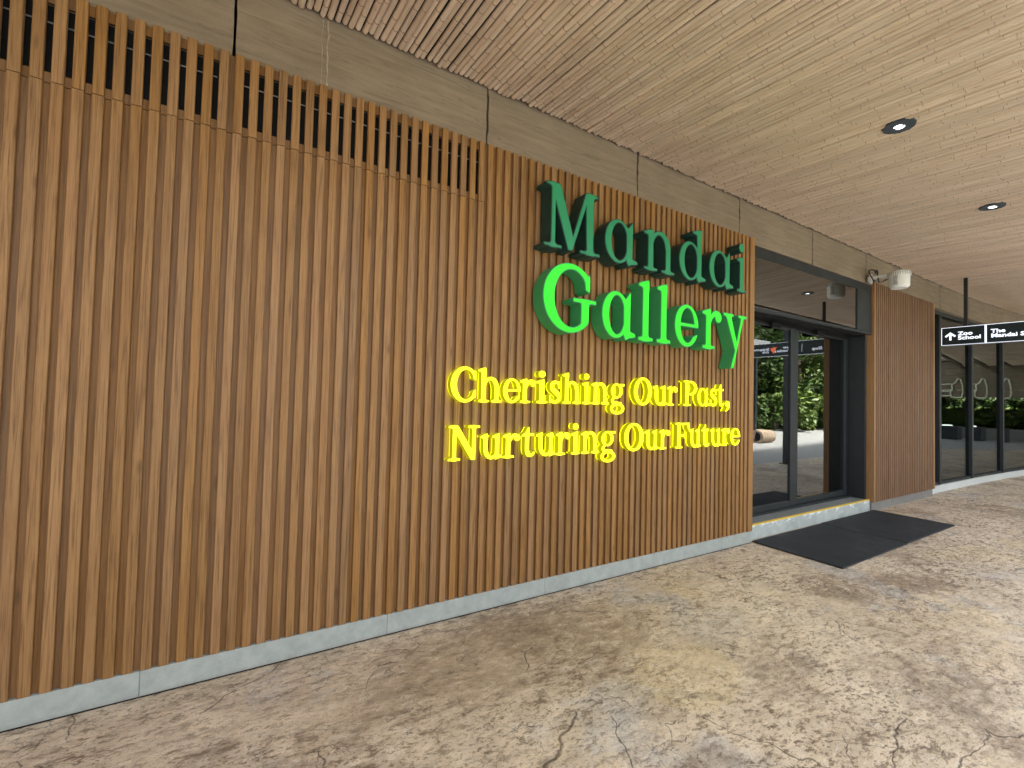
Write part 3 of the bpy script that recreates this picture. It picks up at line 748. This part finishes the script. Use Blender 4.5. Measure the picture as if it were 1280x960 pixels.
def contours(g, d, lev):
    """marching squares; closed loops of (x, y)"""
    F = d-lev; ny, nx = F.shape; edge = {}; S = F < 0
    def pt(i, j, k):
        if k == 0: t = F[i, j]/(F[i, j]-F[i, j+1]); return (g.x[j]+t*H, g.y[i])
        t = F[i, j]/(F[i, j]-F[i+1, j]); return (g.x[j], g.y[i]+t*H)
    code = S[:-1, :-1]*1+S[:-1, 1:]*2+S[1:, 1:]*4+S[1:, :-1]*8
    T = {1: [(3, 0)], 2: [(0, 1)], 3: [(3, 1)], 4: [(1, 2)], 5: [(3, 0), (1, 2)], 6: [(0, 2)], 7: [(3, 2)], 8: [(2, 3)], 9: [(2, 0)], 10: [(0, 1), (2, 3)], 11: [(2, 1)], 12: [(1, 3)], 13: [(1, 0)], 14: [(0, 3)]}
    nxt = {}
    for i, j in zip(*np.nonzero((code > 0) & (code < 15))):
        E = {0: (i, j, 0), 1: (i, j+1, 1), 2: (i+1, j, 0), 3: (i, j, 1)}
        for a, b in T[int(code[i, j])]: nxt[E[a]] = E[b]
    loops = []
    while nxt:
        s0 = next(iter(nxt)); lp = []; k = s0
        while k in nxt:
            lp.append(pt(*k)); k = nxt.pop(k)
        if len(lp) > 8: loops.append(simplify(lp, 0.0022))
    return loops
def simplify(lp, tol):
    P = np.array(lp); n = len(P)
    i0 = 0; i1 = int(np.argmax(np.hypot(*(P-P[0]).T)))
    def rdp(idx):
        if len(idx) < 3: return idx
        a, b = P[idx[0]], P[idx[-1]]; ab = b-a; L = np.hypot(*ab)+1e-12
        q = P[idx[1:-1]]-a; dd = np.abs(ab[0]*q[:, 1]-ab[1]*q[:, 0])/L
        k = int(np.argmax(dd))
        if dd[k] < tol: return [idx[0], idx[-1]]
        return rdp(idx[:k+2])[:-1]+rdp(idx[k+1:])
    a = rdp(list(range(i0, i1+1))); b = rdp(list(range(i1, n))+[0])
    return [tuple(P[i]) for i in a[:-1]+b[:-1]]
def extrude(name, loops, y0, y1, mat, xf):
    """solid from outline loops; xf maps glyph (x, y) to metres; front at y0 (towards the viewer)"""
    L = [[xf(*q) for q in lp] for lp in loops]
    def area(lp): return 0.5*sum(p[0]*q[1]-q[0]*p[1] for p, q in zip(lp, lp[1:]+lp[:1]))
    def inside(pt, lp):
        r = False
        for p, q in zip(lp, lp[1:]+lp[:1]):
            if (p[1] > pt[1]) != (q[1] > pt[1]) and pt[0] < (q[0]-p[0])*(pt[1]-p[1])/(q[1]-p[1])+p[0]: r = not r
        return r
    depth_ = [sum(inside(lp[0], o) for o in L if o is not lp) for lp in L]
    offs = [sum(len(l) for l in L[:i]) for i in range(len(L))]
    tris = []
    for i, lp in enumerate(L):
        if depth_[i] % 2: continue
        grp = [i]+[j for j in range(len(L)) if depth_[j] == depth_[i]+1 and inside(L[j][0], lp)]
        idx = [offs[j]+k for j in grp for k in range(len(L[j]))]
        for t in tessellate_polygon([[Vector((a, b, 0)) for a, b in L[j]] for j in grp]): tris.append(tuple(idx[k] for k in t))
    flat = [q for lp in L for q in lp]; n = len(flat)
    v = [(a, y0, b) for a, b in flat]+[(a, y1, b) for a, b in flat]
    f = [tuple(t) for t in tris]+[tuple(n+i for i in t[::-1]) for t in tris]
    o = 0
    for lp in L:
        m_ = len(lp)
        for i in range(m_): f.append((o+i, o+(i+1) % m_, n+o+(i+1) % m_, n+o+i))
        o += m_
    return mesh(name, v, f, mat)
GC = {}
def outline(ch, bold):
    key = (ch, bold)
    if key not in GC:
        g, d = glyph(ch)
        GC[key] = (contours(g, d, bold), contours(g, d, bold-0.014))
    return GC[key]
def lettering(name, label, letters, zb, cap, yface, depth, body, face, bold, halo=None):
    t = thing(name, label, "lettering", (letters[0][1], yface, zb))
    for ch, xl, xr in letters:
        big, small = outline(ch, bold)
        xs = [q[0] for lp in big for q in lp]; a, b = min(xs), max(xs)
        sx = (xr-xl)/(b-a)
        xf = lambda x, y: ((x-a)*sx, y*cap)
        o = link("letter", extrude("letter", big, 0.004, depth, body, xf), t, (xl-letters[0][1], 0, 0))
        if halo: link("halo_strip", extrude("halo_strip", small, depth+0.0005, depth+0.010, halo, xf), o)
        link("letter_face", extrude("letter_face", small, 0.0, 0.0055, face, xf), o)
    return t
lettering("sign_lettering", "unlit dark green word in large raised serif letters at the top of the wall",
          [('M', 1.842, 2.383), ('a', 2.431, 2.803), ('n', 2.867, 3.265), ('d', 3.322, 3.705), ('a', 3.752, 4.139), ('i', 4.193, 4.350)],
          2.612, 0.480, -0.150, 0.135, G_BODY_OFF, G_FACE_FAINT, 0.0)
lettering("sign_lettering", "glowing bright green word in large raised serif letters under the dark green word",
          [('G', 1.846, 2.357), ('a', 2.417, 2.791), ('l', 2.820, 3.000), ('l', 3.046, 3.224), ('e', 3.277, 3.607), ('r', 3.661, 3.956), ('y', 3.981, 4.371)],
          2.003, 0.505, -0.150, 0.135, G_BODY_ON, G_FACE_ON, 0.004)
lettering("slogan_lettering", "upper line of glowing yellow raised serif letters ending in a comma",
          [('C', 1.174, 1.362), ('h', 1.375, 1.565), ('e', 1.572, 1.720), ('r', 1.712, 1.852), ('i', 1.853, 1.958), ('s', 1.972, 2.082), ('h', 2.094, 2.280), ('i', 2.290, 2.378), ('n', 2.385, 2.575), ('g', 2.588, 2.749), ('O', 2.857, 3.078), ('u', 3.090, 3.274), ('r', 3.277, 3.415), ('P', 3.500, 3.695), ('a', 3.703, 3.880), ('s', 3.890, 4.000), ('t', 4.005, 4.115), (',', 4.135, 4.205)],
          1.460, 0.230, -0.080, 0.050, Y_BODY, Y_FACE, 0.010, Y_HALO)
lettering("slogan_lettering", "lower line of glowing yellow raised serif letters above bare slats",
          [('N', 1.169, 1.402), ('u', 1.406, 1.576), ('r', 1.580, 1.727), ('t', 1.738, 1.855), ('u', 1.863, 2.040), ('r', 2.043, 2.182), ('i', 2.189, 2.280), ('n', 2.288, 2.478), ('g', 2.494, 2.657), ('O', 2.753, 2.985), ('u', 2.993, 3.172), ('r', 3.178, 3.325), ('F', 3.395, 3.590), ('u', 3.585, 3.757), ('t', 3.766, 3.888), ('u', 3.900, 4.070), ('r', 4.078, 4.213), ('e', 4.223, 4.390)],
          1.070, 0.228, -0.080, 0.050, Y_BODY, Y_FACE, 0.010, Y_HALO)

# ------------------------------------------------------------ hanging direction sign
sg_ = thing("hanging_sign", "black illuminated direction sign with white border hanging across the walkway", "sign", (9.995, -1.34, 2.675))
SIGN_BLK = plain("sign_black", (0.010, 0.022, 0.026), 0.35, 0, 0.5)
MB().box(-0.045, 0.045, -1.215, 1.215, -0.146, 0.146, 0.004).build("light_box", SIGN_BLK, sg_)
def strips(rects, name, mat=WHITE_LIT, xo=-0.048):
    m = MB()
    for y0, y1, z0, z1 in rects: m.box(xo, xo+0.0025, y0, y1, z0, z1)
    return m.build(name, mat, sg_)
for sgn in (-1, 1):
    xo = -0.048 if sgn < 0 else 0.0455
    strips([(-1.215, 1.215, 0.1405, 0.146), (-1.215, 1.215, -0.146, -0.1405), (1.209, 1.215, -0.140, 0.140), (-1.215, -1.209, -0.140, 0.140)], "border", WHITE_LIT, xo)
def wy(y): return y+1.34
strips([(wy(-0.655), wy(-0.632), -0.1375, 0.1375)], "divider")
strips([(wy(-1.395), wy(-1.388), -0.08, 0.08)], "divider")
# arrow
m = MB(); yo = wy(-0.235)
def arr(pts):
    n = len(pts)
    v = [(-0.048, yo-a, b) for a, b in pts]+[(-0.0455, yo-a, b) for a, b in pts]
    m.add(v, [tuple(range(n)), tuple(range(n, 2*n))]+[(i, (i+1) % n, n+(i+1) % n, n+i) for i in range(n)])
arr([(-0.013, -0.066), (0.013, -0.066), (0.013, 0.035), (-0.013, 0.035)])
arr([(0.0, 0.066), (0.0, 0.030), (-0.052, -0.016), (-0.068, 0.004)])
arr([(0.0, 0.066), (0.068, 0.004), (0.052, -0.016), (0.0, 0.030)])
m.build("arrow", WHITE_LIT, sg_)
def sign_text(txt, y_left, z_base, size, sx=1.2, mat=WHITE_LIT):
    cu = bpy.data.curves.new("text", 'FONT'); cu.body = txt; cu.size = size; cu.extrude = 0.0012; cu.offset = 0.0022; cu.resolution_u = 3
    o = bpy.data.objects.new("text_src", cu); COL.objects.link(o)
    dg = bpy.context.evaluated_depsgraph_get(); me = bpy.data.meshes.new_from_object(o.evaluated_get(dg)); bpy.data.objects.remove(o)
    # glyph x runs towards -y, glyph y runs up; the text faces -x
    for v in me.vertices:
        x, y, z = v.co; v.co = (-0.0467-z, wy(y_left)-x*sx, z_base+y)
    bm = bmesh.new(); bm.from_mesh(me); bmesh.ops.recalc_face_normals(bm, faces=bm.faces); bm.to_mesh(me); bm.free()
    me.materials.clear(); me.materials.append(mat); me.name = "lettering"
    link("lettering", me, sg_)
sign_text("Zoo", -0.325, 0.008, 0.082); sign_text("School", -0.325, -0.062, 0.082)
sign_text("The", -0.70, 0.008, 0.082); sign_text("Mandai Shop", -0.70, -0.062, 0.082)
sign_text("River", -1.63, 0.008, 0.082); sign_text("Wonders", -1.63, -0.062, 0.082)
sign_text("Singapore", -2.13, 0.0, 0.072); sign_text("Zoo", -2.13, -0.062, 0.072)
def blob(yc_, pts, mat, name):
    n = len(pts); m = MB()
    v = [(-0.048, wy(yc_)-a, b) for a, b in pts]+[(-0.0455, wy(yc_)-a, b) for a, b in pts]
    m.add(v, [tuple(range(n)), tuple(range(n, 2*n))]+[(i, (i+1) % n, n+(i+1) % n, n+i) for i in range(n)]); m.build(name, mat, sg_)
blob(-1.52, [(-0.07, -0.06), (-0.02, -0.02), (-0.06, 0.03), (-0.01, 0.085), (0.06, 0.07), (0.085, 0.0), (0.07, -0.03), (0.02, 0.01), (0.01, -0.05)], emitter("icon_blue", (0.35, 0.55, 1.0), 0.45), "icon")
blob(-2.04, [(-0.07, 0.07), (-0.06, 0.02), (-0.03, -0.03), (-0.02, -0.09), (0.02, -0.05), (0.06, 0.0), (0.05, 0.05), (0.02, 0.03), (-0.02, 0.06), (-0.05, 0.04)], emitter("icon_red", (0.9, 0.16, 0.06), 0.3), "icon")
for yp in (-0.41, -1.56):
    zt = zc(10)+TILT*yp-2.675-0.004
    MB().box(-0.022, 0.022, wy(yp)-0.022, wy(yp)+0.022, 0.1465, zt).build("hanger_post", STEEL_DK, sg_)

# ------------------------------------------------------------ ceiling downlights
LAMP = emitter("lamp_white", (1.0, 0.98, 0.94), 1.2)
RECESS = plain("blue_black_recess", (0.034, 0.046, 0.060), 0.55)
def downlight(x, y, label, lit=True):
    z = zc(x)+TILT*(y-0.03)-0.006
    t = thing("recessed_downlight", label, "ceiling light", (x, y, z), "recessed downlights in the bamboo ceiling")
    t.rotation_euler = (math.atan(TILT), 0, 0)
    rnd = random.Random(int(x*100)); n = 44; v = []; f = []
    for i in range(n):
        a = 2*math.pi*i/n; r = 0.098+rnd.uniform(-0.003, 0.003)+(rnd.random() < 0.12)*0.006
        v += [(r*math.cos(a), r*math.sin(a), 0.0), (r*math.cos(a), r*math.sin(a), 0.03), (0.045*math.cos(a), 0.045*math.sin(a), 0.001)]
    for i in range(n):
        j = (i+1) % n; f += [(3*i, 3*j, 3*j+1, 3*i+1), (3*i, 3*i+2, 3*j+2, 3*j)]
    link("trim_plate", mesh("trim_plate", v, f, RECESS), t)
    MB().cyl((0, 0, 0.0015), 0.045, 0.030, 0.028, 24).build("can", RECESS, t)
    v = []; f = []
    for i in range(20):
        a = 2*math.pi*i/20; v += [(0.033*math.cos(a), 0.033*math.sin(a), 0.0), (0.024*math.cos(a), 0.024*math.sin(a), 0.0)]
    for i in range(20):
        if i in (3, 4, 5, 13, 14): continue
        j = (i+1) % 20; f.append((2*i, 2*i+1, 2*j+1, 2*j))
    o = link("reflector", mesh("reflector", v, f, LAMP), t)
    MB().cyl((0.004, 0.006, -0.001), 0.017, 0.015, 0.002, 16).build("lamp", LAMP, t)
downlight(4.192, -1.438, "round recessed downlight in the bamboo ceiling, the larger one nearer the camera")
downlight(6.62, -1.42, "round recessed downlight in the bamboo ceiling, the smaller one near the hanging sign")
downlight(9.05, -1.42, "round recessed downlight over the hanging sign, seen only as a reflection in the transom")

# ------------------------------------------------------------ white drum-shaped device on an arm
dv = thing("drum_device", "white ribbed drum device on a wall arm with a looped black cable", "device", (7.6, 0.0, 3.30))
WHT = plain("white_plastic", (0.72, 0.73, 0.70), 0.4, 0, 0.5, 0.05)
GRY = plain("grey_plastic", (0.42, 0.43, 0.42), 0.5)
cy_ = -0.33; z_ = -0.09
m = MB(); m.cyl((0, cy_, z_-0.105), 0.088, 0.112, 0.03, 32).cyl((0, cy_, z_-0.0745), 0.112, 0.114, 0.135, 32); m.build("drum", WHT, dv, False)
m = MB(); m.cyl((0, cy_, z_+0.061), 0.122, 0.122, 0.05, 40); m.cyl((0, cy_, z_+0.1115), 0.115, 0.09, 0.02, 32); m.build("cap", WHT, dv)
m = MB()
for i in range(30):
    a = 2*math.pi*i/30; c, s = math.cos(a), math.sin(a)
    m.box(0.1225*c-0.004, 0.1225*c+0.004, cy_+0.1225*s-0.004, cy_+0.1225*s+0.004, z_+0.064, z_+0.108)
m.build("rib", GRY, dv)
m = MB(); m.box(-0.12*0, 0.012, cy_-0.03, cy_+0.07, z_-0.07, z_+0.06); 
MB().box(-0.125, -0.1145, cy_-0.02, cy_+0.02, z_-0.07, z_+0.058, 0.002).build("label_panel", GRY, dv)
m = MB(); m.box(-0.045, 0.045, -0.014, -0.001, -0.06, 0.07, 0.004); m.tube([(0, -0.012, 0.0), (0, -0.10, 0.02), (0, -0.215, -0.005)], [0.030, 0.026, 0.034], 10); m.build("arm", WHT, dv)
MB().box(-0.095, -0.048, -0.05, -0.001, -0.05, 0.02, 0.006).build("junction_box", WHT, dv)
pts = []
for i in range(28):
    a = 0.5+i/27*2*math.pi*1.12; pts.append((-0.07+0.075*math.cos(a), -0.045-0.02*math.sin(a*2)-0.0012*i, 0.02+0.095*math.sin(a)))
pts += [(0.01, -0.10, -0.065), (0.02, -0.16, -0.05), (0.01, -0.22, -0.02)]
MB().tube(pts, 0.0085, 8).build("cable", plain("cable_black", (0.012, 0.014, 0.03), 0.4), dv, True)

# ------------------------------------------------------------ across the forecourt (seen mirrored in the glass)
def leaf_mat(name, a, b):
    t = NT(name); v = t.coord()
    n = t.noise(v, 1.7, 3, 0.6); n2 = t.noise(v, 23, 2, 0.5)
    c = t.ramp(t.math('ADD', t.math('MULTIPLY', n, 0.6), t.math('MULTIPLY', n2, 0.4)), [(0.35, a), (0.65, b)])
    return t.bsdf(c, 0.5, 0, 0.35)
LEAF = [leaf_mat("leaf_dark", (0.045, 0.085, 0.022), (0.10, 0.16, 0.04)), leaf_mat("leaf_mid", (0.075, 0.13, 0.03), (0.15, 0.21, 0.05)), leaf_mat("leaf_light", (0.11, 0.18, 0.035), (0.21, 0.27, 0.06))]
BARK = plain("bark", (0.10, 0.075, 0.05), 0.9, 0, 0.2, 0.35, 8, 0.5)
def crown(rx, ry, rz, cz, n, size, mat, seed, clumps=26):
    rnd = random.Random(seed); m = MB()
    cs = []
    for _ in range(clumps):
        while True:
            p = Vector((rnd.uniform(-1, 1), rnd.uniform(-1, 1), rnd.uniform(-1, 1)))
            if 0.35 < p.length < 1: break
        cs.append((Vector((p.x*rx, p.y*ry, cz+p.z*rz)), rnd.uniform(0.22, 0.42)*min(rx, rz)))
    for i in range(n):
        c, r = rnd.choice(cs)
        d = Vector((rnd.gauss(0, 1), rnd.gauss(0, 1), rnd.gauss(0, 1))).normalized()*r*rnd.random()**0.4
        p = c+d
        if p.z < 0.05: continue
        u = Vector((rnd.gauss(0, 1), rnd.gauss(0, 1), rnd.gauss(0, 0.6))).normalized(); q = u.cross(Vector((rnd.gauss(0, 1), rnd.gauss(0, 1), 1.2))).normalized()
        s = size*rnd.uniform(0.6, 1.3)
        m.add([p-u*s, p+q*s*0.42, p+u*s, p-q*s*0.42], [(0, 1, 2, 3)])
    return m.mesh("crown", mat)
C_T = [crown(2.6, 2.4, 3.0, 4.6, 6500, 0.17, LEAF[i % 3], 40+i) for i in range(3)]
C_S = [crown(1.5, 1.3, 1.1, 1.0, 3600, 0.13, LEAF[(i+1) % 3], 60+i, 18) for i in range(3)]
def trunk_mesh(h, r, seed):
    rnd = random.Random(seed); m = MB()
    m.tube([(0, 0, -0.05), (0.05, 0.02, h*0.35), (0.0, 0.08, h*0.7), (0.08, 0.05, h)], [r, r*0.8, r*0.6, r*0.35], 10)
    for i in range(5):
        a = rnd.uniform(0, 6.28); z = h*rnd.uniform(0.4, 0.85); L = rnd.uniform(1.0, 1.8)
        m.tube([(0.03, 0.04, z), (L*0.5*math.cos(a), L*0.5*math.sin(a), z+0.5), (L*math.cos(a), L*math.sin(a), z+1.2)], [r*0.4, r*0.28, r*0.12], 7)
    return m.mesh("trunk", BARK, True)
T_M = [trunk_mesh(4.6, 0.17, i) for i in range(3)]
ORD = ["first", "second", "third", "fourth", "fifth", "sixth", "seventh", "eighth", "ninth", "tenth", "eleventh", "twelfth", "thirteenth", "fourteenth", "fifteenth", "sixteenth", "seventeenth", "eighteenth", "nineteenth"]
TONE = ["dark green", "mid green", "yellow-green"]
front = [(13, -17.5), (18.5, -15.5), (23, -14), (27, -12.8), (31.5, -12), (36.5, -11.8), (42, -11.0), (48, -10.5)]
back = [(8, -20), (26, -17), (33, -16), (40, -15)]
rnd = random.Random(12); i = 0
for row, nm in ((front, "front"), (back, "back")):
    for q, (x, y) in enumerate(row):
        k = i % 3; i += 1
        t = thing("tree", "%s tree beyond the forecourt, %s from the near end of the %s row" % (TONE[k], ORD[q], nm), "tree", (x, y, -0.03), "trees beyond the forecourt")
        s_ = rnd.uniform(0.9, 1.25); t.scale = (s_, s_, s_); t.rotation_euler = (0, 0, rnd.uniform(0, 6.28))
        link("trunk", T_M[k], t); link("crown", C_T[k], t)
STONE = ["mid green", "light green", "dark green"]
xs_ = np.linspace(14, 50, 19)
for i, x in enumerate(xs_):
    k = i % 3
    y = -12.4+0.10*(x-14)+rnd.uniform(-0.5, 0.5)
    t = thing("shrub", "%s shrub edging the forecourt, %s from the near end of the row" % (STONE[k], ORD[i]), "shrub", (float(x), y, -0.03), "shrubs along the forecourt edge")
    s_ = rnd.uniform(0.95, 1.6); t.scale = (s_, s_, s_*rnd.uniform(0.9, 1.3)); t.rotation_euler = (0, 0, rnd.uniform(0, 6.28))
    link("foliage", C_S[k], t)
    MB().tube([(0, 0, -0.02), (0.05, 0.03, 0.5), (0.0, 0.1, 1.0)], [0.05, 0.04, 0.02], 7).build("stem", BARK, t)
lg = thing("cut_log", "short cut log with a dark hollow end lying on the forecourt, mirrored in the door", "log", (17.0, -6.3, 0))
pts = [(-0.45, 0.05, 0.24), (-0.1, 0.0, 0.25), (0.25, 0.02, 0.24), (0.5, 0.0, 0.23)]
MB().tube(pts, [0.25, 0.26, 0.24, 0.25], 18).build("bark", plain("pale_bark", (0.33, 0.25, 0.18), 0.85, 0, 0.2, 0.3, 9, 0.6), lg, False)
MB().cyl((-0.456, 0.05, 0.24), 0.17, 0.17, 0.004, 18, 'X').build("hollow_end", BLACK, lg)
cp = thing("forecourt_canopy", "grey flat canopy on dark posts across the forecourt, mirrored in the door", "canopy", (16.5, -9.2, 0))
MB().box(-3.2, 3.6, -1.6, 1.5, 3.95, 4.25, 0.02).build("roof_slab", plain("canopy_grey", (0.20, 0.21, 0.21), 0.7), cp)
for i in range(6): MB().box(-3.1+i*1.3, -3.0+i*1.3, -1.55, 1.45, 3.83, 3.948).build("rafter", STEEL_DK, cp)
for px in (-2.9, 3.3): MB().box(px-0.07, px+0.07, 0.9, 1.04, -0.02, 3.829).build("post", STEEL_DK, cp)
kk = thing("log_kiosk", "brown timber kiosk with a deep fascia under a flat roof, mirrored in the tall shopfront", "kiosk", (30.0, -6.2, 0))
KB = concrete("kiosk_boards", (0.15, 0.115, 0.08), (0.24, 0.19, 0.135), True, 0.7)
for i in range(5): MB().box(0.0, 0.08, -2.6, 2.6, 2.03+i*0.36, 2.03+i*0.36+0.35, 0.01).build("fascia_board", KB, kk)
MB().box(-0.25, 9.0, -2.8, 2.8, 3.84, 4.02, 0.02).build("roof_slab", KB, kk)  # roof stretched back out of view to shade the shrubs behind
for py in (-2.4, 2.4):
    for px in (0.2, 8.6): MB().box(px-0.08, px+0.08, py-0.08, py+0.08, -0.02, 3.838).build("post", STEEL_DK, kk)
MB().box(0.9, 1.0, -2.3, 2.3, 0.0, 0.55).build("low_wall", plain("kiosk_wall", (0.25, 0.24, 0.22), 0.8), kk)
ls = thing("log_sign", "pale outlined log shaped sign on the kiosk fascia, repeated in the shopfront panes", "sign", (29.96, -5.22, 2.45))
PALE = plain("pale_outline", (0.78, 0.76, 0.58), 0.6)
end = [(0.30, -0.42), (0.10, -0.44), (-0.06, -0.40), (-0.10, -0.22), (-0.03, -0.02), (-0.05, 0.18), (0.08, 0.30), (0.17, 0.50), (0.26, 0.44), (0.33, 0.12), (0.35, -0.2), (0.30, -0.42)]
MB().tube([(0, a, b) for a, b in end], 0.032, 6).build("end_outline", PALE, ls)
m = MB()
for z0 in (0.24, -0.06, -0.13, -0.34): m.tube([(0, -0.9, z0-0.05), (0, -0.5, z0-0.02), (0, -0.07, z0)], 0.024, 6)
m.build("bark_line", PALE, ls)
bn = thing("kiosk_counter", "dark counter with a pale oval lamp on top, in front of the timber kiosk", "counter", (29.2, -5.2, 0))
MB().box(-0.3, 0.3, -0.42, 0.42, 0.0, 0.64, 0.02).build("body", plain("counter_navy", (0.012, 0.016, 0.022), 0.5), bn)
MB().cyl((-0.05, 0.0, 0.641), 0.20, 0.17, 0.05, 20).build("lamp", emitter("counter_lamp", (0.9, 0.95, 0.85), 0.6), bn)
for i in range(5):
    t = thing("shrub", "shaded shrub behind the timber kiosk, %s from its forecourt side" % ORD[i], "shrub", (35.2+0.5*(i % 2), -8.6+1.35*i, -0.03), "shrubs behind the kiosk")
    t.rotation_euler = (0, 0, i*1.3)
    link("foliage", C_S[(i+2) % 3], t)
# unseen block added left of the frame to darken that side of the walkway
nb = thing("shade_block", "plain brown block added out of view to shade the left of the walkway", "light blocker", (-4.2, -4.5, 0))
MB().box(-4.0, 0.0, -5.5, 5.2, -0.02, 4.6, 0.01).build("wall", KB, nb)
MB().box(-4.1, 0.1, -5.6, 5.3, 4.602, 4.75, 0.01).build("block_cap", KB, nb)
